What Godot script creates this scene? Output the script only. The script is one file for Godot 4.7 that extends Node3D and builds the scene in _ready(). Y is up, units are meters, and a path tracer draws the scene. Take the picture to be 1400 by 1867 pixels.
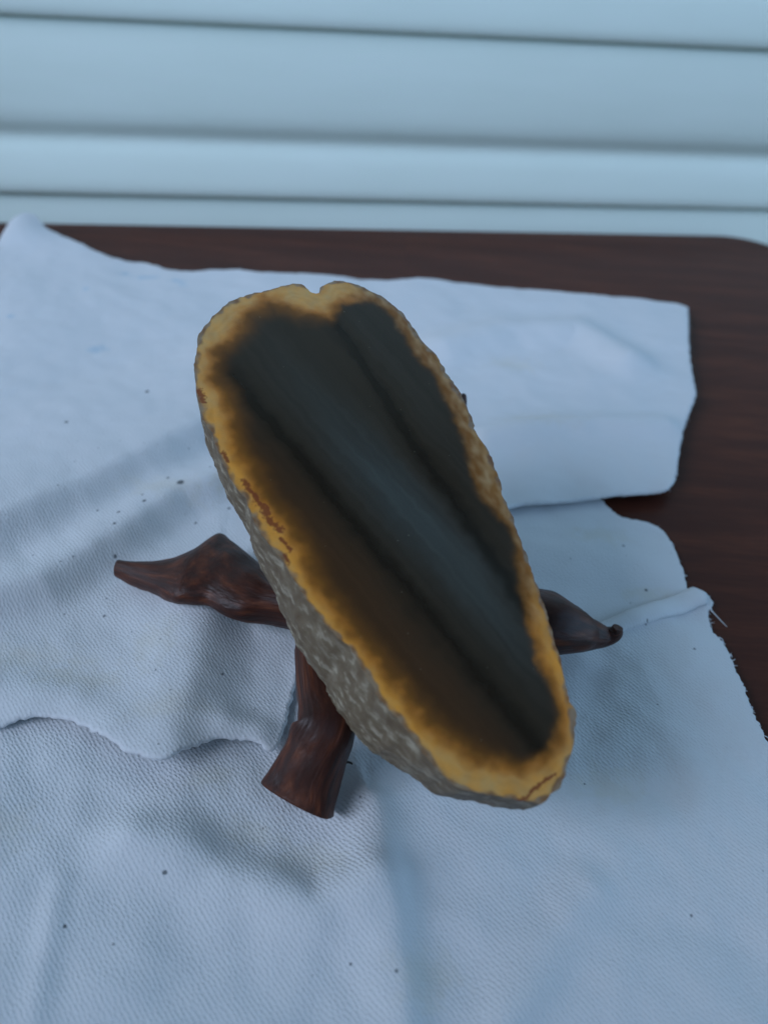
extends Node3D
# A polished agate half on a carved wooden stand, on a folded white cloth, on a dark table before pale siding. Lengths in the lists are millimetres on the table (x, z).

const BACK_REAR := [
	Vector2(-282.1, -394.0), Vector2(-262.1, -438.0), Vector2(-251.0, -470.4), Vector2(-246.3, -491.0), Vector2(-246.3, -508.3), Vector2(-244.1, -518.7), Vector2(-240.8, -523.1), Vector2(-235.0, -520.7), Vector2(-226.6, -510.7), Vector2(-205.8, -500.2), Vector2(-185.0, -487.7), Vector2(-168.0, -480.6), Vector2(-156.6, -481.3), Vector2(-141.6, -474.0), Vector2(-126.3, -471.5), Vector2(-100.0, -478.2), Vector2(-86.4, -475.4), Vector2(-60.7, -479.6), Vector2(-27.8, -479.0), Vector2(-11.4, -479.8), Vector2(14.9, -485.5), Vector2(31.5, -484.8), Vector2(54.6, -483.1), Vector2(74.4, -483.0), Vector2(103.9, -481.0), Vector2(130.5, -482.2), Vector2(153.4, -481.2), Vector2(166.0, -481.3), Vector2(169.8, -477.7)]
const BACK_SIDE := [
	Vector2(171.3, -482.0), Vector2(164.4, -450.3), Vector2(159.5, -424.2), Vector2(154.9, -394.5), Vector2(152.7, -380.7), Vector2(146.2, -364.4), Vector2(140.7, -351.5), Vector2(135.7, -336.9), Vector2(130.4, -318.8), Vector2(126.9, -306.8), Vector2(123.0, -300.0), Vector2(118.2, -297.4)]
const BACK_FRONT := [
	Vector2(-147.2, -138.3), Vector2(-122.4, -147.5), Vector2(-111.0, -152.0), Vector2(-102.1, -155.1), Vector2(-89.9, -153.7), Vector2(-78.0, -147.9), Vector2(-68.2, -142.1), Vector2(-58.7, -139.9), Vector2(-52.5, -144.6), Vector2(-46.3, -150.0), Vector2(-37.5, -151.8), Vector2(-31.5, -151.0), Vector2(-28.4, -149.3), Vector2(-26.7, -159.9), Vector2(-25.7, -175.1), Vector2(-23.0, -196.8), Vector2(-9.7, -219.6), Vector2(13.8, -243.2), Vector2(35.6, -265.0), Vector2(51.9, -276.2), Vector2(68.3, -281.2), Vector2(87.5, -286.7), Vector2(104.7, -291.6), Vector2(117.1, -294.7)]
const MID_REAR := [
	Vector2(-20.0, -300.0), Vector2(60.2, -311.0), Vector2(88.2, -311.9)]
const MID_SIDE := [
	Vector2(88.2, -311.9), Vector2(91.9, -297.2), Vector2(96.4, -286.5), Vector2(100.3, -281.5), Vector2(108.2, -280.0), Vector2(114.7, -277.2), Vector2(118.0, -270.7), Vector2(118.9, -260.7), Vector2(119.2, -249.5), Vector2(118.9, -237.9), Vector2(117.6, -224.8)]
const MID_FRONT := [
	Vector2(-25.0, -182.0), Vector2(62.3, -200.0), Vector2(117.6, -224.8)]
const NEAR_REAR := [
	Vector2(-169.5, -164.3), Vector2(-122.6, -178.3), Vector2(-70.6, -188.6), Vector2(-33.6, -191.3), Vector2(4.1, -191.7), Vector2(34.3, -191.2), Vector2(53.7, -198.9), Vector2(72.2, -209.0), Vector2(91.6, -219.2), Vector2(105.1, -226.2), Vector2(117.0, -233.3), Vector2(125.2, -237.2)]
const NEAR_SIDE := [
	Vector2(125.2, -237.2), Vector2(126.8, -233.2), Vector2(123.4, -227.7), Vector2(123.2, -217.8), Vector2(124.8, -216.1), Vector2(126.3, -208.4), Vector2(126.9, -199.7), Vector2(126.9, -188.9), Vector2(127.2, -179.9), Vector2(128.4, -171.4), Vector2(129.0, -166.2), Vector2(131.3, -141.6), Vector2(133.1, -102.6), Vector2(133.2, -71.8)]
const NEAR_FRONT := [
	Vector2(-106.9, -49.9), Vector2(-25.1, -55.5), Vector2(133.2, -71.8)]
const FACE := [
	Vector2(-2.0, 81.0), Vector2(-0.8, 82.9), Vector2(2.0, 84.1), Vector2(5.2, 84.9), Vector2(9.2, 83.2), Vector2(12.3, 81.2), Vector2(16.4, 77.2), Vector2(18.2, 74.7), Vector2(20.9, 70.1), Vector2(22.5, 65.8), Vector2(23.6, 58.8), Vector2(24.4, 54.1), Vector2(26.3, 49.2), Vector2(26.8, 43.5), Vector2(28.0, 34.9), Vector2(28.3, 28.9), Vector2(28.0, 22.3), Vector2(27.4, 17.9), Vector2(28.3, 11.9), Vector2(27.7, 3.5), Vector2(27.3, -1.4), Vector2(26.1, -2.6), Vector2(26.5, -6.8), Vector2(25.8, -14.4), Vector2(25.2, -21.8), Vector2(24.2, -29.9), Vector2(23.8, -33.7), Vector2(22.8, -42.7), Vector2(21.1, -52.1), Vector2(19.5, -59.7), Vector2(18.5, -64.2), Vector2(18.5, -67.6), Vector2(17.2, -70.5), Vector2(14.1, -75.1), Vector2(11.5, -77.8), Vector2(9.1, -80.6), Vector2(6.3, -83.2), Vector2(3.0, -83.9), Vector2(1.2, -85.2), Vector2(-0.4, -85.1), Vector2(-2.2, -83.8), Vector2(-6.6, -81.8), Vector2(-10.4, -79.9), Vector2(-14.2, -77.8), Vector2(-17.8, -75.4), Vector2(-20.4, -71.5), Vector2(-23.4, -64.0), Vector2(-24.9, -58.1), Vector2(-27.9, -51.4), Vector2(-29.9, -43.1), Vector2(-30.9, -36.4), Vector2(-33.4, -31.3), Vector2(-36.7, -23.3), Vector2(-38.3, -17.8), Vector2(-40.0, -9.6), Vector2(-40.8, -6.5), Vector2(-43.2, -0.5), Vector2(-44.2, 5.0), Vector2(-44.9, 13.2), Vector2(-46.8, 19.2), Vector2(-47.1, 22.6), Vector2(-48.0, 29.6), Vector2(-48.1, 35.1), Vector2(-48.9, 40.1), Vector2(-49.0, 47.0), Vector2(-48.5, 52.9), Vector2(-47.8, 56.0), Vector2(-46.8, 61.4), Vector2(-45.0, 65.8), Vector2(-43.0, 71.2), Vector2(-39.9, 75.2), Vector2(-35.5, 79.0), Vector2(-30.6, 82.6), Vector2(-25.3, 84.1), Vector2(-21.5, 84.7), Vector2(-14.6, 85.5), Vector2(-9.3, 86.2), Vector2(-6.0, 85.3), Vector2(-4.2, 81.2)]
const CORE := [
	Vector2(-1.8, 71.1), Vector2(3.1, 76.2), Vector2(9.5, 76.4), Vector2(15.4, 74.5), Vector2(18.2, 70.2), Vector2(19.8, 65.6), Vector2(20.3, 55.6), Vector2(21.9, 49.0), Vector2(24.5, 42.0), Vector2(24.0, 32.9), Vector2(24.4, 26.2), Vector2(23.6, 17.0), Vector2(23.2, 9.7), Vector2(20.8, 2.0), Vector2(21.8, -4.5), Vector2(22.9, -7.2), Vector2(24.5, -13.5), Vector2(24.6, -18.2), Vector2(22.9, -24.5), Vector2(20.6, -30.6), Vector2(18.8, -38.1), Vector2(16.9, -45.3), Vector2(16.0, -51.7), Vector2(15.8, -57.5), Vector2(15.8, -62.5), Vector2(14.7, -67.8), Vector2(11.6, -72.5), Vector2(7.9, -74.8), Vector2(2.5, -76.7), Vector2(-2.0, -76.0), Vector2(-6.7, -73.8), Vector2(-11.1, -70.6), Vector2(-14.9, -66.3), Vector2(-18.5, -61.1), Vector2(-21.9, -54.1), Vector2(-22.7, -49.2), Vector2(-24.5, -46.4), Vector2(-26.2, -39.9), Vector2(-28.9, -33.1), Vector2(-31.5, -25.6), Vector2(-33.3, -19.7), Vector2(-35.0, -12.8), Vector2(-34.9, -6.7), Vector2(-36.3, 1.0), Vector2(-38.5, 7.0), Vector2(-41.2, 13.9), Vector2(-41.1, 20.7), Vector2(-42.7, 27.0), Vector2(-43.4, 33.6), Vector2(-42.0, 40.5), Vector2(-41.9, 48.8), Vector2(-44.2, 54.8), Vector2(-40.3, 64.8), Vector2(-36.2, 67.4), Vector2(-30.4, 72.1), Vector2(-28.1, 77.1), Vector2(-21.7, 78.8), Vector2(-20.2, 82.2), Vector2(-16.9, 80.3), Vector2(-14.0, 77.9), Vector2(-10.4, 75.1)]
const RIND_SWELL := [0.0, 0.0, 2.7, 5.6, 6.4, 7.1, 7.4, 6.4, 5.6, 4.9, 4.2, 3.6, 2.3, 1.4, 1.2, 0.4, 0.5, 1.0, 1.4, 0.8]   # from FACE[44] on

var fine := FastNoiseLite.new()
var broad := FastNoiseLite.new()


func _ready() -> void:
	# camera
	var cam := Camera3D.new()
	cam.name = "camera"
	var lens := CameraAttributesPhysical.new()
	lens.frustum_focal_length = 4.4
	lens.frustum_focus_distance = 0.262
	lens.exposure_aperture = 1.25
	cam.attributes = lens
	cam.projection = Camera3D.PROJECTION_PERSPECTIVE
	cam.keep_aspect = Camera3D.KEEP_HEIGHT
	cam.fov = 62.0
	cam.near = 0.02
	cam.far = 60.0
	cam.transform = Transform3D(Basis(Vector3.RIGHT, deg_to_rad(-40.0)) * Basis(Vector3.BACK, deg_to_rad(4.681)), Vector3(0, 0.231, 0))
	add_child(cam)
	cam.fov = 62.0
	# sky and daylight
	var env := Environment.new()
	var sm := ProceduralSkyMaterial.new()
	sm.sky_top_color = Color(0.60, 0.77, 0.94)
	sm.sky_horizon_color = Color(0.70, 0.85, 0.96)
	sm.sky_curve = 0.15
	sm.ground_bottom_color = Color(0.20, 0.22, 0.23)
	sm.ground_horizon_color = Color(0.36, 0.41, 0.46)
	sm.sun_angle_max = 1.0
	var sky := Sky.new()
	sky.sky_material = sm
	env.background_mode = Environment.BG_SKY
	env.sky = sky
	env.background_energy_multiplier = 1.0
	env.tonemap_mode = Environment.TONE_MAPPER_LINEAR
	env.tonemap_exposure = 2.2
	env.sdfgi_enabled = true
	env.ssao_enabled = true
	env.ssil_enabled = true
	var we := WorldEnvironment.new()
	we.name = "daylight"
	we.environment = env
	add_child(we)
	var sun := DirectionalLight3D.new()
	sun.name = "sun"
	sun.light_energy = 0.33
	sun.light_angular_distance = 36.0
	sun.light_color = Color(0.82, 0.89, 1.0)
	sun.shadow_enabled = true
	sun.look_at_from_position(Vector3(-0.92, 0.66, 0.62), Vector3.ZERO)
	add_child(sun)

	fine.seed = 11
	fine.noise_type = FastNoiseLite.TYPE_SIMPLEX_SMOOTH
	fine.frequency = 1.0
	fine.fractal_octaves = 3
	broad.seed = 5
	broad.noise_type = FastNoiseLite.TYPE_SIMPLEX_SMOOTH
	broad.frequency = 1.0
	broad.fractal_octaves = 2

	build_siding()
	build_added_blockers()
	build_table()
	build_cloth()
	build_stand()
	build_stone()
	build_litter()


# ---------------------------------------------------------------- helpers

func thing(called: String, label: String, category: String, at := Vector3.ZERO) -> Node3D:
	var o := Node3D.new()
	o.name = called
	o.position = at
	o.set_meta("label", label)
	o.set_meta("category", category)
	add_child(o, true)
	return o


func part(called: String, m: Mesh, mat: Material, parent: Node, label := "") -> MeshInstance3D:
	var o := MeshInstance3D.new()
	o.name = called
	o.mesh = m
	o.material_override = mat
	o.cast_shadow = GeometryInstance3D.SHADOW_CASTING_SETTING_ON
	if label:
		o.set_meta("label", label)
	parent.add_child(o, true)
	return o


func lin(r: float, g: float, b: float) -> Color:
	return Color(r, g, b).linear_to_srgb()


# A mesh from rows of equally many points; each row may close on itself.
func sheet(rows: Array, closed: bool, uv_of: Callable, uv2_of: Callable) -> SurfaceTool:
	var st := SurfaceTool.new()
	st.begin(Mesh.PRIMITIVE_TRIANGLES)
	st.set_smooth_group(0)
	var n: int = rows[0].size()
	for r in rows.size():
		for k in n:
			var p: Vector3 = rows[r][k]
			st.set_uv((uv_of as Callable).call(p, r, k))
			st.set_uv2((uv2_of as Callable).call(p, r, k))
			st.add_vertex(p)
	for r in rows.size() - 1:
		for k in (n if closed else n - 1):
			var a := r * n + k
			var b := r * n + (k + 1) % n
			var c := a + n
			var d := b + n
			for i in [a, b, d, a, d, c]:
				st.add_index(i)
	return st


func no_uv(_p: Vector3, _r: int, _k: int) -> Vector2:
	return Vector2.ZERO


# Points at even steps along a line; corners listed in the line stay where they are, the rest is smoothed.
func even(line: Array, count: int, smooth := true) -> PackedVector2Array:
	var c := Curve2D.new()
	c.bake_interval = 0.5
	for i in line.size():
		var h := Vector2.ZERO
		if smooth and i > 0 and i < line.size() - 1:
			h = (line[i + 1] - line[i - 1]).normalized() * minf(line[i].distance_to(line[i - 1]), line[i].distance_to(line[i + 1])) * 0.3
		c.add_point(line[i], -h, h)
	var out := PackedVector2Array()
	var total := c.get_baked_length()
	for k in count:
		out.append(c.sample_baked(total * k / (count - 1.0)))
	return out


func near_segment(p: Vector2, a: Vector2, b: Vector2) -> float:
	return p.distance_to(Geometry2D.get_closest_point_to_segment(p, a, b))


# Height of a soft fold that runs along a broken line.
func fold(p: Vector2, line: Array, width: float, high: float) -> float:
	var d := 1e9
	for i in line.size() - 1:
		d = minf(d, near_segment(p, line[i], line[i + 1]))
	return high * exp(-d * d / (width * width))


# A fold with one steep side (to the right of the line's direction) and one gentle side.
func lean(p: Vector2, line: Array, steep: float, gentle: float, high: float) -> float:
	var best := 1e9
	var width := steep
	for i in line.size() - 1:
		var d := near_segment(p, line[i], line[i + 1])
		if d < best:
			best = d
			width = steep if (line[i + 1] - line[i]).cross(p - line[i]) > 0 else gentle
	return high * exp(-best * best / (width * width))


# ---------------------------------------------------------------- the siding

func build_siding() -> void:
	var along := Vector3(0.98682, 0, -0.1618)
	var out := Vector3(0.1618, 0, 0.98682)
	var wall := thing("house_wall", "pale blue white horizontal lap siding behind the back of the table", "wall", Vector3(-0.0277, 0, -0.5938))
	var m := StandardMaterial3D.new()
	m.albedo_color = lin(0.77, 0.85, 0.79)
	m.roughness = 0.45
	m.metallic_specular = 0.4
	var n := NoiseTexture2D.new()
	n.width = 512
	n.height = 512
	n.seamless = true
	var fn := FastNoiseLite.new()
	fn.seed = 3
	fn.frequency = 0.012
	fn.fractal_octaves = 5
	n.noise = fn
	var ramp := Gradient.new()
	ramp.set_color(0, Color(0.975, 0.98, 0.975))
	ramp.set_color(1, Color(1, 1, 1))
	n.color_ramp = ramp
	m.albedo_texture = n
	m.uv1_triplanar = true
	m.uv1_scale = Vector3(1.3, 6.0, 1.3)
	# one board in section: (height, how far it stands out), in mm
	var section := [Vector2(6.0, -6), Vector2(5.0, -2), Vector2(3.0, 0.2), Vector2(1.6, 2.0), Vector2(1.2, 3.3), Vector2(1.9, 4.5), Vector2(3.6, 5.4), Vector2(6, 5.8), Vector2(9, 5.7), Vector2(13, 5.1), Vector2(18, 4.1), Vector2(23, 3.0), Vector2(27.5, 1.7), Vector2(31, 0.3), Vector2(34, -1.2), Vector2(36.5, -1.7), Vector2(39, -1.2), Vector2(41.8, 0.6), Vector2(45, 2.8), Vector2(49, 4.2), Vector2(55, 4.8), Vector2(62, 4.9), Vector2(70, 4.7), Vector2(80, 4.0), Vector2(90, 2.7), Vector2(98, 1.2), Vector2(103.5, -0.4), Vector2(107.5, -3), Vector2(110, -6)]
	var rows := []
	for s in section:
		var row := []
		for k in 9:
			var x := -1.4 + 2.8 * k / 8.0
			row.append(along * x + Vector3.UP * (s.x * 0.001) + out * (s.y * 0.001))
		rows.append(row)
	var st := sheet(rows, false, no_uv, no_uv)
	st.generate_normals()
	var mesh := st.commit()
	for i in range(-5, 23):
		var b := part("siding_board", mesh, m, wall)
		b.position.y = 0.0139 + i * 0.1044
	var back := BoxMesh.new()
	back.size = Vector3(2.8, 2.9, 0.08)
	var core := part("wall_core", back, m, wall)
	core.transform = Transform3D(Basis(along, Vector3.UP, out), -out * 0.0455 + Vector3.UP * 0.95)


# An unseen roof, added to keep the sky overhead off the table: the level things are dimmer than the wall, and the polished face mirrors it.
func build_added_blockers() -> void:
	var roof := thing("added_roof", "unseen grey roof added above the table to block the sky overhead", "roof", Vector3(0, 1.62, 0))
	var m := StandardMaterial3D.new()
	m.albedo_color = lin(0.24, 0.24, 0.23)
	m.roughness = 0.7
	var along := Vector3(0.98682, 0, -0.1618)
	var out := Vector3(0.1618, 0, 0.98682)
	for k in 14:
		var b := BoxMesh.new()
		b.size = Vector3(2.7, 0.02, 0.118)
		var o := part("added_roof_board", b, m, roof)
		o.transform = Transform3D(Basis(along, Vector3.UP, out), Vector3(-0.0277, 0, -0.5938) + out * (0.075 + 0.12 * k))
	var cover := BoxMesh.new()
	cover.size = Vector3(2.7, 0.05, 1.72)
	var c := part("added_roof_cover", cover, m, roof)
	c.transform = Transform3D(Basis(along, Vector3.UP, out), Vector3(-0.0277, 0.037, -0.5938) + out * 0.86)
	# the parapet is unseen, added to shade the near end of the table from the low sky
	var blocker := thing("blocker", "solid brown parapet unseen behind the camera, added to shade the near cloth", "blocker", Vector3(0.0, -0.75, 0.46))
	blocker.basis = Basis(along, Vector3.UP, out)
	var pm := StandardMaterial3D.new()
	pm.albedo_color = lin(0.16, 0.13, 0.11)
	pm.roughness = 0.8
	var wall := BoxMesh.new()
	wall.size = Vector3(2.3, 1.28, 0.10)
	part("blocker_wall", wall, pm, blocker).position = Vector3(-0.2, 0.64, 0.05)
	var cap := BoxMesh.new()
	cap.size = Vector3(2.34, 0.04, 0.14)
	part("blocker_cap", cap, pm, blocker).position = Vector3(-0.2, 1.30, 0.05)


# ---------------------------------------------------------------- the table

func build_table() -> void:
	var t := thing("table", "dark red brown wooden table with a rounded back corner under the white cloth", "table")
	var outline := []
	# the back edge, the rounded corner, the right edge, front and left, round the top (x, z in metres)
	var along := Vector2(0.98682, -0.1618)
	var to_front := Vector2(0.1618, 0.98682)
	var corner := Vector2(0.2700, -0.6305)
	var radius := 0.045
	outline.append(corner - along * 0.85)
	for k in 9:
		outline.append(corner - along * (0.78 - 0.73 * k / 8.0))
	var c := corner - along * radius + to_front * radius
	for k in range(0, 13):
		var a := PI / 2 * k / 12.0
		outline.append(c - to_front * cos(a) * radius + along * sin(a) * radius)
	for k in range(1, 8):
		outline.append(corner + to_front * (radius + 0.75 * k / 7.0))
	outline.append(corner + to_front * 0.82 - along * 0.85)
	var mid := Vector2.ZERO
	for p in outline:
		mid += p / outline.size()
	# bullnose edge: inset and height of each ring, in metres
	var rings := [Vector2(0.0045, 0.0), Vector2(0.0022, -0.0006), Vector2(0.0007, -0.0022), Vector2(0, -0.005), Vector2(0, -0.018), Vector2(0.002, -0.021), Vector2(0.0045, -0.022)]
	var rows := []
	for r in rings:
		var row := []
		for i in outline.size():
			var tangent: Vector2 = (outline[(i + 1) % outline.size()] - outline[i - 1]).normalized()
			var p: Vector2 = outline[i] + Vector2(-tangent.y, tangent.x) * r.x
			row.append(Vector3(p.x, r.y, p.y))
		rows.append(row)
	var st := sheet(rows, true, no_uv, no_uv)
	st.generate_normals()
	var mesh := st.commit()
	for edge in [0, rings.size() - 1]:
		var cap := SurfaceTool.new()
		cap.begin(Mesh.PRIMITIVE_TRIANGLES)
		var flat := PackedVector2Array()
		for q in rows[edge]:
			flat.append(Vector2(q.x, q.z))
			cap.set_normal(Vector3.UP if edge == 0 else Vector3.DOWN)
			cap.add_vertex(q)
		var tri := Geometry2D.triangulate_polygon(flat)
		for i in range(0, tri.size(), 3):
			var order := [tri[i], tri[i + 1], tri[i + 2]]
			var up := (flat[order[1]] - flat[order[0]]).cross(flat[order[2]] - flat[order[0]]) > 0
			if up != (edge == 0):
				order.reverse()
			for q in order:
				cap.add_index(q)
		mesh = cap.commit(mesh)
	part("tabletop", mesh, table_wood(), t)


func table_wood() -> StandardMaterial3D:
	var m := StandardMaterial3D.new()
	var w := 1024
	var im := Image.create(w, w, false, Image.FORMAT_RGB8)
	var bump := Image.create(w, w, false, Image.FORMAT_RGB8)
	var f := FastNoiseLite.new()
	f.seed = 21
	f.frequency = 1.0
	f.fractal_octaves = 4
	for y in w:
		for x in w:
			var u := x / float(w)
			var v := y / float(w)
			var ring := f.get_noise_2d(u * 3.0, v * 26.0)
			var pore := f.get_noise_2d(u * 18.0 + 40.0, v * 240.0)
			var g := clampf(0.5 + 0.55 * ring + 0.3 * pore, 0.0, 1.0)
			var c := Color(0.056, 0.017, 0.011).lerp(Color(0.120, 0.036, 0.019), g * g)
			im.set_pixel(x, y, c.linear_to_srgb())
			var h := clampf(0.75 + 0.5 * minf(pore, 0.1), 0.0, 1.0)
			bump.set_pixel(x, y, Color(h, h, h))
	m.albedo_texture = ImageTexture.create_from_image(im)
	m.heightmap_enabled = true
	m.heightmap_texture = ImageTexture.create_from_image(bump)
	m.heightmap_scale = 0.006
	m.roughness = 0.40
	m.metallic_specular = 0.27
	m.uv1_triplanar = true
	m.uv1_scale = Vector3(2.2, 2.2, 2.2)
	return m


# ---------------------------------------------------------------- the cloth

func near_height(p: Vector2) -> float:
	var h := 5.0 + 1.6 * broad.get_noise_2d(p.x / 55.0, p.y / 55.0) + 0.8 * broad.get_noise_2d(p.x / 24.0 + 9.0, p.y / 24.0)
	h += fold(p, [Vector2(-60, -120), Vector2(-35, -112), Vector2(-10, -103), Vector2(4, -112)], 9.0, 5.0)
	h += lean(p, [Vector2(15, -70), Vector2(13, -90), Vector2(9, -112), Vector2(3, -136)], 6.0, 11.0, 5.0)
	h += fold(p, [Vector2(64, -115), Vector2(46, -90), Vector2(34, -70)], 7.0, 3.4)
	h += fold(p, [Vector2(-78, -106), Vector2(-74.5, -85), Vector2(-71, -66)], 3.4, 1.2)
	h -= fold(p, [Vector2(-30, -121), Vector2(-10, -118)], 10.0, 1.8)
	return maxf(h, 1.6)


func mid_height(p: Vector2) -> float:
	return 2.6 + 0.5 * broad.get_noise_2d(p.x / 30.0 + 30.0, p.y / 30.0) + fold(p, [Vector2(60, -255), Vector2(119, -252)], 14.0, 1.5)


func back_height(p: Vector2) -> float:
	var h := 7.5 + 1.8 * broad.get_noise_2d(p.x / 90.0 + 70.0, p.y / 90.0) + 0.5 * broad.get_noise_2d(p.x / 22.0 + 4.0, p.y / 22.0)
	h += lean(p, [Vector2(-200, -195), Vector2(-151, -225), Vector2(-121, -257), Vector2(-81, -309), Vector2(-60, -335)], 11.0, 60.0, 12.0)
	h += lean(p, [Vector2(-170, -178), Vector2(-118, -208), Vector2(-100, -233), Vector2(-82, -262), Vector2(-50, -286)], 8.0, 17.0, 8.5)
	h += lean(p, [Vector2(-58, -142), Vector2(-58, -174), Vector2(-60, -212)], 13.0, 20.0, 8.0)
	h += fold(p, [Vector2(-120, -163), Vector2(-92, -160), Vector2(-78, -152)], 9.0, 3.0)
	h += fold(p, [Vector2(-42, -156), Vector2(-33, -155)], 6.0, 3.5)
	h += fold(p, [Vector2(25, -405), Vector2(60, -428), Vector2(99, -436), Vector2(122, -407)], 14.0, 6.5)
	h += fold(p, [Vector2(45, -325), Vector2(80, -338), Vector2(130, -346)], 9.0, 5.0)
	h += fold(p, [Vector2(-246, -532), Vector2(-240, -505)], 16.0, 7.0)
	var low := near_height(p) + 2.6 if p.y > -215 else 0.0
	return maxf(h, low)


# A cloth layer between four border lines, with thickness and a rolled edge. Lines and heights in mm.
func layer(rear: Array, right: Array, front: Array, height: Callable, nu: int, nv: int, thick: float) -> ArrayMesh:
	var a := even(rear, nu)
	var b := even(front, nu)
	var r := even(right, nv)
	var l := even([rear[0], front[0]], nv)
	var edge_noise := func(p: Vector2) -> Vector2: return Vector2(fine.get_noise_2d(p.x / 2.2, p.y / 2.2), fine.get_noise_2d(p.x / 2.2 + 50.0, p.y / 2.2)) * 0.9
	var flat := []
	for j in nv:
		var v := j / (nv - 1.0)
		var row := []
		for i in nu:
			var u := i / (nu - 1.0)
			var p := a[i] * (1 - v) + b[i] * v + l[j] * (1 - u) + r[j] * u
			p -= a[0] * (1 - u) * (1 - v) + a[nu - 1] * u * (1 - v) + b[0] * (1 - u) * v + b[nu - 1] * u * v
			if i == 0 or j == 0 or i == nu - 1 or j == nv - 1:
				p += (edge_noise as Callable).call(p)
			row.append(p)
		flat.append(row)
	# the whole border once round, for the rolled edge
	var rows := []
	for side in 2:
		var rows_here := []
		for j in nv:
			var row := []
			for i in nu:
				var p: Vector2 = flat[j][i]
				var y: float = (height as Callable).call(p)
				row.append(Vector3(p.x, y - (thick if side else 0.0), p.y) * 0.001)
			rows_here.append(row)
		rows.append(rows_here)
	var place := func(p: Vector3, _r: int, _k: int) -> Vector2: return Vector2(p.x * 0.966 - p.z * 0.259, p.x * 0.259 + p.z * 0.966) / 0.0182
	var spread := func(p: Vector3, _r: int, _k: int) -> Vector2: return Vector2((p.x + 0.30) / 0.56, (p.z + 0.56) / 0.56)
	var st := sheet(rows[0], false, place, spread)
	# borders as index lists, walked the same way round
	var ring := []
	for i in nu:
		ring.append(Vector2i(i, 0))
	for j in range(1, nv):
		ring.append(Vector2i(nu - 1, j))
	for i in range(nu - 2, -1, -1):
		ring.append(Vector2i(i, nv - 1))
	for j in range(nv - 2, 0, -1):
		ring.append(Vector2i(0, j))
	var base := nu * nv
	var n := ring.size()
	var steps := 5
	for step in steps:
		var turn := PI * (step + 1) / (steps + 1.0)
		for k in n:
			var q: Vector2i = ring[k]
			var before: Vector2i = ring[k - 1]
			var after: Vector2i = ring[(k + 1) % n]
			var top: Vector3 = rows[0][q.y][q.x]
			var t: Vector2 = (flat[after.y][after.x] - flat[before.y][before.x]).normalized()
			var p := top + Vector3(t.y, 0, -t.x) * sin(turn) * thick * 0.0005 - Vector3.UP * (1.0 - cos(turn)) * thick * 0.0005
			st.set_uv((place as Callable).call(p, 0, 0))
			st.set_uv2((spread as Callable).call(p, 0, 0))
			st.add_vertex(p)
	var under := base + steps * n
	for k in n:
		var k2 := (k + 1) % n
		var e0: int = ring[k].y * nu + ring[k].x
		var e1: int = ring[k2].y * nu + ring[k2].x
		for step in steps + 1:
			var a0: int = e0 if step == 0 else base + (step - 1) * n + k
			var a1: int = e1 if step == 0 else base + (step - 1) * n + k2
			var b0: int = base + step * n + k if step < steps else under + e0
			var b1: int = base + step * n + k2 if step < steps else under + e1
			for i in [a0, b0, b1, a0, b1, a1]:
				st.add_index(i)
	# the underside, coarser
	for j in nv:
		for i in nu:
			var p: Vector3 = rows[1][j][i]
			st.set_uv((place as Callable).call(p, 0, 0))
			st.set_uv2((spread as Callable).call(p, 0, 0))
			st.add_vertex(p)
	for j in nv - 1:
		for i in nu - 1:
			var a0 := under + j * nu + i
			for q in [a0, a0 + nu + 1, a0 + 1, a0, a0 + nu, a0 + nu + 1]:
				st.add_index(q)
	st.generate_normals()
	return st.commit()


func cloth_material(relief: float) -> StandardMaterial3D:
	var m := StandardMaterial3D.new()
	m.albedo_color = lin(0.65, 0.665, 0.69)
	m.roughness = 1.0
	m.metallic_specular = 0.2
	m.rim_enabled = true
	m.rim = 0.25
	m.heightmap_enabled = true
	m.heightmap_texture = weave
	m.heightmap_scale = relief
	m.detail_enabled = true
	m.detail_blend_mode = BaseMaterial3D.BLEND_MODE_MUL
	m.detail_uv_layer = BaseMaterial3D.DETAIL_UV_2
	m.detail_albedo = stains
	return m


var weave: ImageTexture
var stains: ImageTexture


# Relief of the brushed weave: offset rows of leaning grains, ten to a tile.
func make_weave() -> void:
	var size := 616
	var cells := 14
	var im := Image.create(size, size, false, Image.FORMAT_RGB8)
	var rng := RandomNumberGenerator.new()
	rng.seed = 77
	var jit := []
	for k in cells * cells:
		jit.append(Vector3(rng.randf_range(-0.21, 0.21), rng.randf_range(-0.21, 0.21), rng.randf_range(0.6, 1.0)))
	for y in size:
		for x in size:
			var u := x * cells / float(size)
			var v := y * cells / float(size)
			var h := 0.0
			var ri := floori(v)
			for dj in range(-1, 2):
				var rj := ri + dj
				var shift := 0.5 * (posmod(rj, 2))
				var ci := floori(u - shift)
				for di in range(-1, 2):
					var cj := ci + di
					var q: Vector3 = jit[posmod(rj, cells) * cells + posmod(cj, cells)]
					var dx := u - (cj + 0.5 + shift + q.x)
					var dy := v - (rj + 0.5 + q.y)
					dx -= dy * 0.42
					h = maxf(h, q.z * exp(-(dx * dx * 11.0 + dy * dy * 4.4)))
			h = clampf(h * 0.85 + 0.12 * (0.5 + 0.5 * fine.get_noise_2d(x / 7.0, y / 7.0)), 0.0, 1.0)
			im.set_pixel(x, y, Color(h, h, h))
	weave = ImageTexture.create_from_image(im)


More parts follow.
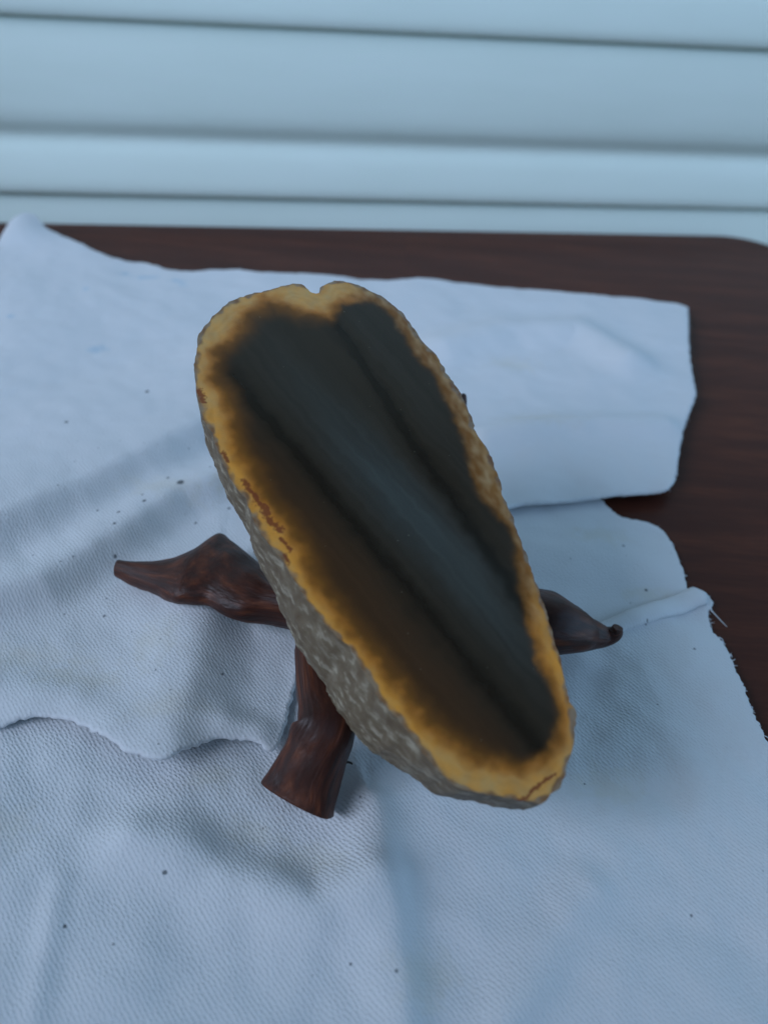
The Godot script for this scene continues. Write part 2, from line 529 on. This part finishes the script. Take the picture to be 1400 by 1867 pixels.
# Marks on the cloth: ink, brownish stains, dark specks of dirt. Multiplied over its white.
func make_stains() -> void:
	var size := 1792
	var im := Image.create(size, size, false, Image.FORMAT_RGB8)
	im.fill(Color.WHITE)
	var spot := func(at: Vector2, radius: Vector2, c: Color, strength: float, ragged: float, soft: float) -> void:
		var mid := (at + Vector2(300, 560)) / 560.0 * size
		var rad := radius / 560.0 * size
		for y in range(maxi(0, int(mid.y - rad.y * 1.6)), mini(size, int(mid.y + rad.y * 1.6) + 2)):
			for x in range(maxi(0, int(mid.x - rad.x * 1.6)), mini(size, int(mid.x + rad.x * 1.6) + 2)):
				var d := ((Vector2(x, y) - mid) / rad).length()
				d += ragged * (broad.get_noise_2d(x / 26.0, y / 26.0) + 0.6 * fine.get_noise_2d(x / 8.0, y / 8.0))
				var s := strength * (1.0 - smoothstep(1.1 - soft, 1.1, d))
				if s > 0.0:
					im.set_pixel(x, y, im.get_pixel(x, y).lerp(im.get_pixel(x, y) * c, s))
	var tea := Color(0.93, 0.88, 0.76)
	for s in [[-116, -178, 26, 9], [-92, -170, 20, 8], [-62, -158, 15, 8], [-72, -185, 12, 14], [-12, -118, 17, 7], [-30, -126, 12, 7], [-45, -140, 9, 6], [-88, -262, 22, 9], [-62, -270, 14, 9], [90, -268, 16, 8], [102, -236, 14, 5], [70, -340, 24, 9], [60, -395, 18, 9], [20, -90, 12, 10], [75, -150, 15, 10], [-100, -120, 12, 12]]:
		(spot as Callable).call(Vector2(s[0], s[1]), Vector2(s[2], s[3]), tea, 0.20, 0.45, 1.1)
	var ink := Color(0.55, 0.78, 0.93)
	for s in [[-163, -466, 6, 3], [-150, -463, 9, 4], [-131, -460, 6, 3], [-126, -455, 4, 2.5], [-178, -440, 2.6, 2.6], [-206, -402, 3.2, 2.6], [-152, -375, 7, 5]]:
		(spot as Callable).call(Vector2(s[0], s[1]), Vector2(s[2], s[3]), ink, 0.26, 0.5, 1.0)
	var rng := RandomNumberGenerator.new()
	rng.seed = 8
	var grime := Color(0.2, 0.22, 0.24)
	for s in [[-82, -264, 2.2], [-93, -251, 1.3], [-101, -244, 1.2], [-100, -236, 1.2], [-62, -259, 1.2], [-88, -268, 0.9], [-110, -246, 0.9], [-97, -224, 1.0], [-113, -330, 1.5], [-140, -300, 1.4], [98, -262, 1.3], [103, -238, 1.2]]:
		(spot as Callable).call(Vector2(s[0], s[1]), Vector2(s[2], s[2] * rng.randf_range(0.9, 1.6)) * 0.6, grime, 0.6, 0.3, 0.5)
	for k in 75:
		var at := Vector2(lerpf(-130, 130, pow(rng.randf(), 1.5)), rng.randf_range(-290, -60))
		var r := rng.randf_range(0.22, 0.48) * (1.5 if rng.randf() < 0.12 else 1.0)
		(spot as Callable).call(at, Vector2(r, r * rng.randf_range(0.7, 1.6)), grime, rng.randf_range(0.25, 0.7), 0.2, 0.5)
	stains = ImageTexture.create_from_image(im)


func build_cloth() -> void:
	make_weave()
	make_stains()
	var c := thing("cloth", "stained white cotton cloth folded in layers on the dark table under the stand", "cloth")
	var coarse := cloth_material(0.021)
	var soft := cloth_material(0.014)
	part("middle_layer", layer(MID_REAR, MID_SIDE, MID_FRONT, mid_height, 60, 70, 1.8), soft, c)
	part("front_layer", layer(NEAR_REAR, NEAR_SIDE, NEAR_FRONT, near_height, 190, 130, 2.0), coarse, c)
	part("back_layer", layer(BACK_REAR, BACK_SIDE, BACK_FRONT, back_height, 230, 200, 2.2), soft, c)
	# the rolled hem along the top of the front layer
	var line := even([Vector2(30, -193), Vector2(54, -198), Vector2(72, -208), Vector2(92, -219), Vector2(105, -226), Vector2(117, -233), Vector2(124.5, -237)], 60)
	var rows := []
	for k in line.size():
		var t := (line[mini(k + 1, 59)] - line[maxi(k - 1, 0)]).normalized()
		var o := Vector2(-t.y, t.x)
		var s := k / 59.0
		var wide := lerpf(2.2, 4.6, s) * (1.0 if k < 58 else 0.5 if k == 58 else 0.05)
		var high := lerpf(1.4, 2.3, s) * (1.0 if k < 58 else 0.7 if k == 58 else 0.1)
		var row := []
		for q in 14:
			var a := TAU * q / 14.0
			var p := line[k] + o * (cos(a) * wide + 1.2) + o * 0.5 * fine.get_noise_2d(k / 4.0, q)
			row.append(Vector3(p.x, near_height(line[k]) + 0.9 + sin(a) * high, p.y) * 0.001)
		rows.append(row)
	var st := sheet(rows, true, func(p: Vector3, _r: int, _k: int) -> Vector2: return Vector2(p.x, p.z) / 0.0182, func(p: Vector3, _r: int, _k: int) -> Vector2: return Vector2((p.x + 0.30) / 0.56, (p.z + 0.56) / 0.56))
	st.generate_normals()
	part("hem", st.commit(), soft, c)
	# frayed yarn along the right edge
	var rng := RandomNumberGenerator.new()
	rng.seed = 40
	var yarn := SurfaceTool.new()
	yarn.begin(Mesh.PRIMITIVE_TRIANGLES)
	for k in 150:
		var edge: Array = NEAR_SIDE if k < 95 else BACK_SIDE if k < 125 else MID_SIDE
		var pts := even(edge, 200)
		var at := pts[rng.randi_range(2, 125 if k < 95 else 197)]
		if k < 30:
			at = pts[rng.randi_range(8, 42)]
		var y := (near_height(at) if k < 95 else back_height(at) if k < 125 else mid_height(at)) - 0.9
		var way := Vector2(1, rng.randf_range(-0.9, 0.9)).normalized()
		var length := rng.randf_range(0.8, 2.2) if k >= 22 else rng.randf_range(1.4, 3.2)
		strand(yarn, [Vector3(at.x - 0.8, y, at.y), Vector3(at.x + way.x * length * 0.5, y + rng.randf_range(-0.6, 0.6), at.y + way.y * length * 0.5), Vector3(at.x + way.x * length, maxf(y + rng.randf_range(-2.0, 0.4), 0.4), at.y + way.y * length + rng.randf_range(-1, 1))], rng.randf_range(0.12, 0.28))
	yarn.generate_normals()
	var f := part("frayed_edge", yarn.commit(), plain_yarn(), c)
	f.set_meta("kind", "stuff")
	var loose := SurfaceTool.new()
	loose.begin(Mesh.PRIMITIVE_TRIANGLES)
	strand(loose, [Vector3(124, 5.5, -230), Vector3(127.5, 3.2, -226.8), Vector3(131.5, 0.8, -224.0)], 0.24)
	loose.generate_normals()
	part("loose_thread", loose.commit(), plain_yarn(), c, "loose thread at the right corner of the front layer")


func plain_yarn() -> StandardMaterial3D:
	var m := StandardMaterial3D.new()
	m.albedo_color = lin(0.74, 0.75, 0.78)
	m.roughness = 1.0
	m.metallic_specular = 0.2
	return m


# A thin round strand through points in mm.
func strand(st: SurfaceTool, line: Array, radius: float) -> void:
	var c := Curve3D.new()
	for i in line.size():
		var h := Vector3.ZERO
		if i > 0 and i < line.size() - 1:
			h = (line[i + 1] - line[i - 1]) * 0.25
		c.add_point(line[i], -h, h)
	var n := 7
	var last := []
	for k in n:
		var p := c.sample_baked(c.get_baked_length() * k / (n - 1.0))
		var q := c.sample_baked(minf(c.get_baked_length(), c.get_baked_length() * k / (n - 1.0) + 0.1))
		var d := (q - p).normalized() if q.distance_to(p) > 0.001 else Vector3.RIGHT
		var side := d.cross(Vector3.UP).normalized()
		var up := side.cross(d)
		var ring := []
		for a in 5:
			ring.append((p + (side * cos(TAU * a / 5) + up * sin(TAU * a / 5)) * radius * (1.0 - 0.5 * k / n)) * 0.001)
		if last:
			for a in 5:
				var b := (a + 1) % 5
				for v in [last[a], ring[a], ring[b], last[a], ring[b], last[b]]:
					st.add_vertex(v)
		last = ring


# ---------------------------------------------------------------- the stand

# A carved limb: sections [x, y, z, half width, half height] in mm, joined smoothly; ridge > 0 pulls its upper side to a crest.
func limb(sections: Array, ridge: float, square: float, across_way := Vector3.ZERO) -> ArrayMesh:
	var steps := 7
	var rows := []
	var n := 28
	var dense := []
	for i in sections.size() - 1:
		for k in steps + (1 if i == sections.size() - 2 else 0):
			var t := k / float(steps)
			var row := []
			for q in 5:
				var s0: float = sections[maxi(i - 1, 0)][q]
				var s3: float = sections[mini(i + 2, sections.size() - 1)][q]
				row.append(cubic_interpolate(sections[i][q], sections[i + 1][q], s0, s3, t))
			dense.append(row)
	for i in dense.size():
		var s: Array = dense[i]
		var at := Vector3(s[0], s[1], s[2])
		var f: Array = dense[mini(i + 1, dense.size() - 1)]
		var b: Array = dense[maxi(i - 1, 0)]
		var d := (Vector3(f[0], f[1], f[2]) - Vector3(b[0], b[1], b[2])).normalized()
		var side := d.cross(Vector3.UP).normalized()
		var up := side.cross(d).normalized()
		if across_way != Vector3.ZERO:
			side = across_way.normalized()
			up = Vector3.UP
		var row := []
		for k in n:
			var a := TAU * k / n
			var cx := signf(cos(a)) * pow(absf(cos(a)), square)
			var cy := signf(sin(a)) * pow(absf(sin(a)), square)
			if cy > 0:
				cy = lerpf(cy, 1.0 - absf(cx), ridge)
			var p: Vector3 = at + side * cx * s[3] + up * cy * s[4]
			var cut := 0.22 * fine.get_noise_3d(p.x / 9.0, p.y / 9.0, p.z / 9.0) + 0.6 * broad.get_noise_3d(p.x / 16.0, p.y / 16.0, p.z / 16.0)
			p += (side * cx + up * cy).normalized() * cut
			row.append(p * 0.001)
		row.append(row[0])
		rows.append(row)
	for end in 2:
		var mid := Vector3.ZERO
		var rim: Array = rows[0] if end == 0 else rows[rows.size() - 1]
		for p in rim:
			mid += p / rim.size()
		var small := []
		var point := []
		for p in rim:
			small.append(mid + (p - mid) * 0.86)
			point.append(mid)
		if end == 0:
			rows.push_front(small)
			rows.push_front(point)
		else:
			rows.push_back(small)
			rows.push_back(point)
	var st := sheet(rows, false, func(_p: Vector3, r: int, k: int) -> Vector2: return Vector2(2.0 * k / n, r * 0.011), no_uv)
	st.generate_normals()
	return st.commit()


func stand_wood() -> StandardMaterial3D:
	var m := StandardMaterial3D.new()
	var n := NoiseTexture2D.new()
	n.width = 512
	n.height = 512
	n.seamless = true
	var f := FastNoiseLite.new()
	f.seed = 31
	f.frequency = 0.011
	f.fractal_octaves = 5
	f.fractal_gain = 0.55
	n.noise = f
	var r := Gradient.new()
	r.offsets = PackedFloat32Array([0.0, 0.38, 0.62, 0.82, 1.0])
	r.colors = PackedColorArray([lin(0.030, 0.013, 0.010), lin(0.047, 0.017, 0.012), lin(0.075, 0.024, 0.014), lin(0.115, 0.036, 0.018), lin(0.20, 0.07, 0.032)])
	n.color_ramp = r
	m.albedo_texture = n
	var b := NoiseTexture2D.new()
	b.width = 512
	b.height = 512
	b.seamless = true
	var g := FastNoiseLite.new()
	g.seed = 32
	g.frequency = 0.03
	g.fractal_octaves = 4
	b.noise = g
	m.heightmap_enabled = true
	m.heightmap_texture = b
	m.heightmap_scale = 0.014
	m.roughness = 0.42
	m.metallic_specular = 0.36
	m.uv1_scale = Vector3(1, 1, 1)
	return m


func build_stand() -> void:
	var s := thing("stand", "small dark red brown carved wooden stand holding up the agate", "stand", Vector3(-0.006, 0, -0.2))
	var w := stand_wood()
	var put := func(called: String, sections: Array, ridge: float, square: float, across_way := Vector3.ZERO) -> void:
		var o := part(called, limb(sections, ridge, square, across_way), w, s)
		o.position = Vector3(0.006, 0, 0.2)
	# centre block, and the cup under the stone
	(put as Callable).call("hub", [[-6, 9, -200, 14, 13], [-5, 16, -200.5, 19, 17], [-3, 26, -201, 20, 18], [-1, 34, -201.5, 17, 15], [0, 38.5, -202, 12, 10]], 0.0, 0.9)
	(put as Callable).call("leg", [[-14, 22, -196, 10, 9], [-33.3, 21, -197.8, 6.4, 8], [-41.9, 21.5, -201.5, 11.1, 7.5], [-48.2, 21.5, -205.4, 13.3, 7], [-53.4, 21.5, -209.0, 14.0, 6.5], [-57.6, 21.3, -210.7, 15.5, 6.5], [-61.6, 21, -212.4, 17.3, 6.5], [-64.4, 20.5, -211.5, 15.8, 6.5], [-67.7, 19.5, -209.9, 12.2, 6.2], [-74.7, 17.5, -210.0, 7.8, 5.5], [-85.4, 15, -212.7, 4.3, 4.6], [-93.1, 14.2, -215.5, 2.9, 3.6]], 0.3, 0.85, Vector3(0.2, 0, -1))
	(put as Callable).call("leg", [[-12, 27, -190, 9, 9], [-17.5, 29, -172, 6.3, 8], [-14.4, 28.8, -153.5, 6.0, 6.2], [-12.2, 27.4, -147.2, 8.8, 7.6], [-13.4, 21.4, -142, 8.9, 7.4], [-16.4, 13.4, -136.2, 10.2, 6.6], [-18.0, 9.6, -133.0, 11.4, 5.6]], 0.1, 0.62)
	(put as Callable).call("leg", [[12, 24, -201, 12, 10], [36, 22, -202, 12, 9.5], [52, 21, -201, 13, 9], [60, 21, -199.8, 12.5, 8.8], [67, 19.5, -199.8, 9.4, 7], [74, 16.3, -200.8, 5.9, 5], [79.5, 15, -201.2, 3.5, 3.5], [82.2, 16.4, -201.5, 2.6, 3.2], [82.8, 18.6, -202, 1.8, 2.0]], 0.4, 0.85)
	(put as Callable).call("leg", [[-3, 24, -212, 12, 11], [2, 27, -232, 11, 9], [3, 28, -252, 12, 9], [1, 22, -272, 11, 8], [-1, 14.5, -288, 6, 5], [-2, 12.5, -297, 4, 3.6]], 0.4, 0.85)
	(put as Callable).call("prong", [[4, 30, -222, 9, 8], [12, 36, -238, 7.5, 7], [19, 46, -255, 6, 6], [23.5, 55, -266, 4, 4.4], [25.6, 60, -272, 2.0, 2.6], [26.1, 61.5, -274, 1.0, 1.3]], 0.3, 0.85)


# ---------------------------------------------------------------- the stone

const STONE_AT := Vector3(0.008255, 0.080, -0.184445)
const STONE_ALONG := Vector3(-0.406008, 0.353210, -0.842853)
const STONE_UP := Vector3(0.125491, 0.935101, 0.331418)
const STONE_RIGHT := Vector3(0.905212, 0.028788, -0.423983)


func build_stone() -> void:
	var t := thing("agate", "cut and polished half of a dark agate with an amber rim and grey rind", "stone", STONE_AT)
	t.basis = Basis(STONE_RIGHT, STONE_UP, -STONE_ALONG)   # local x across the face, y out of it, -z to its upper end
	# outline, densely, with small chips
	var count := 420
	var closed: Array = FACE.duplicate()
	closed.append(FACE[0])
	var ring := even(closed, count + 1)
	ring.resize(count)
	var lengths := [0.0]
	for i in FACE.size():
		lengths.append(lengths[i] + FACE[i].distance_to(FACE[(i + 1) % FACE.size()]))
	var out := []
	for k in count:
		var tangent := (ring[(k + 3) % count] - ring[k - 3]).normalized()
		out.append(Vector2(-tangent.y, tangent.x))
	if Geometry2D.is_polygon_clockwise(ring) == false:
		for k in count:
			out[k] = -out[k]
	var edge := PackedVector2Array()
	for k in count:
		var p := ring[k]
		edge.append(p + out[k] * (0.45 * fine.get_noise_2d(p.x / 2.6, p.y / 2.6) + 0.35 * broad.get_noise_2d(p.x / 6.0 + 80.0, p.y / 6.0) - 0.1))
	# the polished face: one flat plane
	var st := SurfaceTool.new()
	st.begin(Mesh.PRIMITIVE_TRIANGLES)
	for k in count:
		st.set_normal(Vector3.UP)
		st.set_uv(Vector2((edge[k].x + 55.0) / 90.0, (90.0 - edge[k].y) / 180.0))
		st.add_vertex(Vector3(edge[k].x, 0, -edge[k].y) * 0.001)
	var tri := Geometry2D.triangulate_polygon(edge)
	for i in range(0, tri.size(), 3):
		var order := [tri[i], tri[i + 1], tri[i + 2]]
		if (edge[order[1]] - edge[order[0]]).cross(edge[order[2]] - edge[order[0]]) > 0:
			order.reverse()
		for q in order:
			st.add_index(q)
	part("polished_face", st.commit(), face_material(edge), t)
	# the rind: from the edge of the face down and round underneath
	var rows := []
	var levels := 34
	for j in levels + 1:
		var s := j / float(levels)
		var row := []
		for k in count:
			# how far the rind swells out here
			var f := 0.0
			var along: float = lengths[FACE.size()] * k / float(count)
			var seg := 0
			while seg < FACE.size() - 1 and lengths[seg + 1] < along:
				seg += 1
			var part_way := clampf((along - lengths[seg]) / maxf(lengths[seg + 1] - lengths[seg], 0.001), 0, 1)
			f = lerpf(swell(seg), swell(seg + 1), part_way)
			var c := Vector2(-10.0, clampf(edge[k].y * 0.6, -50.0, 50.0))
			var shrink := pow(maxf(cos(s * PI / 2), 0.0), 0.6)
			var p: Vector2 = c + (edge[k] - c) * shrink + out[k] * f * sin(PI * s)
			var deep := 42.0 * sin(s * PI / 2)
			var v := Vector3(p.x, -deep, -p.y)
			var way: Vector3 = Vector3(out[k].x * shrink, -(1.0 - shrink), -out[k].y * shrink).normalized()
			var rough := 0.55 * broad.get_noise_3d(v.x / 11.0, v.y / 11.0, v.z / 11.0) + 0.3 * fine.get_noise_3d(v.x / 3.4, v.y / 3.4, v.z / 3.4)
			v += way * rough * smoothstep(0.0, 0.12, s)
			row.append(v * 0.001)
		rows.append(row)
	var sr := sheet(rows, true, no_uv, no_uv)
	sr.generate_normals()
	part("rind", sr.commit(), rind_material(), t)


func swell(i: int) -> float:
	i = i % FACE.size()
	if i >= 44 and i < 44 + RIND_SWELL.size():
		return RIND_SWELL[i - 44]
	return -0.8


func rind_material() -> StandardMaterial3D:
	var m := StandardMaterial3D.new()
	var n := NoiseTexture2D.new()
	n.width = 512
	n.height = 512
	n.seamless = true
	var f := FastNoiseLite.new()
	f.seed = 51
	f.frequency = 0.014
	f.fractal_octaves = 5
	f.fractal_gain = 0.6
	n.noise = f
	var r := Gradient.new()
	r.offsets = PackedFloat32Array([0.0, 0.36, 0.56, 0.64, 0.72, 1.0])
	r.colors = PackedColorArray([lin(0.090, 0.050, 0.024), lin(0.130, 0.090, 0.050), lin(0.150, 0.110, 0.065), lin(0.19, 0.148, 0.094), lin(0.33, 0.28, 0.20), lin(0.42, 0.37, 0.29)])
	n.color_ramp = r
	m.albedo_texture = n
	var b := NoiseTexture2D.new()
	b.width = 512
	b.height = 512
	b.seamless = true
	var g := FastNoiseLite.new()
	g.seed = 52
	g.frequency = 0.03
	g.fractal_octaves = 5
	b.noise = g
	m.heightmap_enabled = true
	m.heightmap_texture = b
	m.heightmap_scale = 0.03
	m.roughness = 0.62
	m.metallic_specular = 0.5
	m.uv1_triplanar = true
	m.uv1_scale = Vector3(34, 34, 18)
	return m


# Signed distance to a closed line: positive inside.
func inside(p: Vector2, poly: PackedVector2Array) -> float:
	var d := 1e9
	for i in poly.size():
		d = minf(d, p.distance_squared_to(Geometry2D.get_closest_point_to_segment(p, poly[i], poly[(i + 1) % poly.size()])))
	return sqrt(d) * (1.0 if Geometry2D.is_point_in_polygon(p, poly) else -1.0)


func across(p: Vector2, a: Vector2, b: Vector2) -> float:
	var d := (b - a).normalized()
	return (p - a).cross(d)


# The cut stone: smoky core, softly paler in the middle, darker along slanting lines, amber rim, thin reddish flecks.
func face_material(edge: PackedVector2Array) -> StandardMaterial3D:
	var coarse_edge := PackedVector2Array()
	for k in range(0, edge.size(), 5):
		coarse_edge.append(edge[k])
	var core := PackedVector2Array(CORE)
	# distances on a coarse grid over 90 x 180 mm
	var gw := 92
	var gh := 182
	var grid := PackedVector2Array()
	for y in gh:
		for x in gw:
			var p := Vector2(x * 90.0 / (gw - 2) - 55.0, 90.0 - y * 180.0 / (gh - 2))
			grid.append(Vector2(inside(p, coarse_edge), inside(p, core)))
	var w := 640
	var h := 1280
	var im := Image.create(w, h, false, Image.FORMAT_RGB8)
	var amber := Color(0.74, 0.32, 0.055)
	var pale := Color(0.52, 0.33, 0.13)
	var deep := Color(0.42, 0.165, 0.032)
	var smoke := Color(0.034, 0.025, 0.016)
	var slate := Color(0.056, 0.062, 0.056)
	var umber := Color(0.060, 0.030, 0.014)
	for y in h:
		for x in w:
			var p := Vector2(x * 90.0 / w - 55.0, 90.0 - y * 180.0 / h)
			var warp := Vector2(broad.get_noise_2d(p.x / 7.0, p.y / 7.0), broad.get_noise_2d(p.x / 7.0 + 33.0, p.y / 7.0)) * 0.9 + Vector2(fine.get_noise_2d(p.x / 2.4, p.y / 2.4), fine.get_noise_2d(p.x / 2.4 + 9.0, p.y / 2.4)) * 0.16
			var q := p + warp
			var gx := clampf((q.x + 55.0) * (gw - 2) / 90.0, 0, gw - 1.01)
			var gy := clampf((90.0 - q.y) * (gh - 2) / 180.0, 0, gh - 1.01)
			var ix := int(gx)
			var iy := int(gy)
			var d := grid[iy * gw + ix].lerp(grid[iy * gw + ix + 1], gx - ix).lerp(grid[iy * gw + gw + ix].lerp(grid[iy * gw + gw + ix + 1], gx - ix), gy - iy)
			var grain := fine.get_noise_2d(p.x / 0.7, p.y / 0.7)
			# core: long paler and darker streaks that run on the slant
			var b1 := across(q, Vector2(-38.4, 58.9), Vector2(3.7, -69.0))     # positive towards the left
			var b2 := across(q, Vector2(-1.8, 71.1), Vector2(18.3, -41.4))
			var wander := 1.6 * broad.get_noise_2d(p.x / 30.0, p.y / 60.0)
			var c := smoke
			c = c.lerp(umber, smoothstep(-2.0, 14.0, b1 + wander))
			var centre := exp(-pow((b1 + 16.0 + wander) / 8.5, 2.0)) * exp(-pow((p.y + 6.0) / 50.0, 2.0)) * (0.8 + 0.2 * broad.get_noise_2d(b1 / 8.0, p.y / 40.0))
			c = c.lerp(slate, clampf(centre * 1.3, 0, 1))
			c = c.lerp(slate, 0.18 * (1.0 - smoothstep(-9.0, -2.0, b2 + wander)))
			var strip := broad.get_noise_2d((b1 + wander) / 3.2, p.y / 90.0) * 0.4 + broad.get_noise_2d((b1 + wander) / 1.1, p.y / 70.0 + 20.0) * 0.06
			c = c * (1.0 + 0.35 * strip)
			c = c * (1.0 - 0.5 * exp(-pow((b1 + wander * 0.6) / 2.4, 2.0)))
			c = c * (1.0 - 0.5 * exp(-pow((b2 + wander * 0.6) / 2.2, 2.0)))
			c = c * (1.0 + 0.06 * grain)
			# from the core through brown to the amber rim
			var side := smoothstep(8.0, -14.0, p.x)     # the left side bleeds further into the core
			var bleed := lerpf(4.0, 9.5, side)
			var s := smoothstep(bleed, 0.0, d.y)
			c = c.lerp(deep * 0.5, s * s * 0.8)
			var rim_mix := smoothstep(2.4, -2.6, d.y + 0.5 * fine.get_noise_2d(p.x / 3.0, p.y / 3.0) + 1.4 * broad.get_noise_2d(p.x / 8.0 + 44.0, p.y / 8.0))
			var inner := smoothstep(-4.0, 0.6, d.y)
			var layers := 0.5 + 0.5 * sin(d.x * 2.4 + 3.0 * broad.get_noise_2d(p.x / 9.0, p.y / 9.0))
			var upper := smoothstep(20.0, 70.0, p.y) + 0.6 * smoothstep(-52.0, -76.0, p.y)
			var rim := amber.lerp(pale, clampf(0.12 + 0.65 * upper + 0.35 * broad.get_noise_2d(p.x / 5.0 + 3.0, p.y / 5.0), 0, 1))
			rim = rim.lerp(deep, clampf(0.18 * layers + 0.32 * broad.get_noise_2d(p.x / 7.0, p.y / 11.0 + 60.0), 0, 0.7))
			rim = rim.lerp(Color(0.46, 0.145, 0.02), 0.7 * inner)
			rim = rim * (1.0 + 0.05 * grain)
			var right := smoothstep(4.0, 16.0, p.x) * smoothstep(-58.0, -20.0, p.y)
			rim = rim.lerp(Color(0.17, 0.085, 0.035).lerp(Color(0.34, 0.24, 0.13), clampf(0.4 + 0.9 * broad.get_noise_2d(p.x / 4.0 + 21.0, p.y / 7.0), 0, 1)), 0.85 * right)
			c = c.lerp(rim, rim_mix)
			# outermost skin: patchy dark red brown and grey
			var skin := smoothstep(1.3, 0.2, d.x + 1.3 * broad.get_noise_2d(p.x / 8.0 + 15.0, p.y / 8.0) + 0.16 * fine.get_noise_2d(p.x / 2.0, p.y / 2.0))
			c = c.lerp(Color(0.16, 0.085, 0.055).lerp(Color(0.23, 0.19, 0.145), clampf(0.5 + broad.get_noise_2d(p.x / 4.0, p.y / 4.0 + 7.0), 0, 1)), skin * 0.85)
			# red flecks on the left
			var fleck := minf(near_segment(q, Vector2(-43.5, 18.0), Vector2(-38.8, 1.5)) / 1.1, minf(near_segment(q, Vector2(-38.3, -1.0), Vector2(-37.4, -4.5)) / 0.7, near_segment(q, Vector2(-39.4, -5.5), Vector2(-39.0, -8.2)) / 0.6))
			fleck = minf(fleck, minf(near_segment(q, Vector2(-48.0, 52.0), Vector2(-47.6, 47.5)) / 0.9, near_segment(q, Vector2(-46.5, 29.0), Vector2(-45.6, 26.0)) / 0.6))
			fleck = minf(fleck, near_segment(q, Vector2(-5.0, -82.3), Vector2(7.0, -79.6)) / 0.45)
			c = c.lerp(Color(0.19, 0.045, 0.022), 0.85 * (1.0 - smoothstep(0.4, 1.3, fleck + 0.9 * fine.get_noise_2d(p.x / 1.6, p.y / 1.6))))
			im.set_pixel(x, y, Color(maxf(c.r, 0.003), maxf(c.g, 0.003), maxf(c.b, 0.003)).linear_to_srgb())
	# specks of dust
	var rng := RandomNumberGenerator.new()
	rng.seed = 4
	for k in 34:
		var at := Vector2i(rng.randi_range(90, w - 90), rng.randi_range(60, h - 60))
		im.set_pixelv(at, Color(0.62, 0.6, 0.52))
		if rng.randf() < 0.3:
			im.set_pixelv(at + Vector2i(1, 1), Color(0.55, 0.55, 0.5))
	var m := StandardMaterial3D.new()
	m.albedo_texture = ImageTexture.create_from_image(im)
	m.texture_repeat = false
	m.roughness = 0.16
	m.metallic_specular = 0.5
	return m


# ---------------------------------------------------------------- small things

func build_litter() -> void:
	var m := StandardMaterial3D.new()
	m.albedo_color = lin(0.05, 0.04, 0.035)
	m.roughness = 0.8
	var st := SurfaceTool.new()
	st.begin(Mesh.PRIMITIVE_TRIANGLES)
	strand(st, [Vector3(-6.5, 7.6, -147.0), Vector3(-4.8, 8.0, -147.6), Vector3(-3.2, 7.5, -147.4)], 0.55)
	st.generate_normals()
	var o := part("splinter", st.commit(), m, self)
	o.set_meta("label", "tiny dark splinter on the cloth beside the front foot of the stand")
	o.set_meta("category", "splinter")
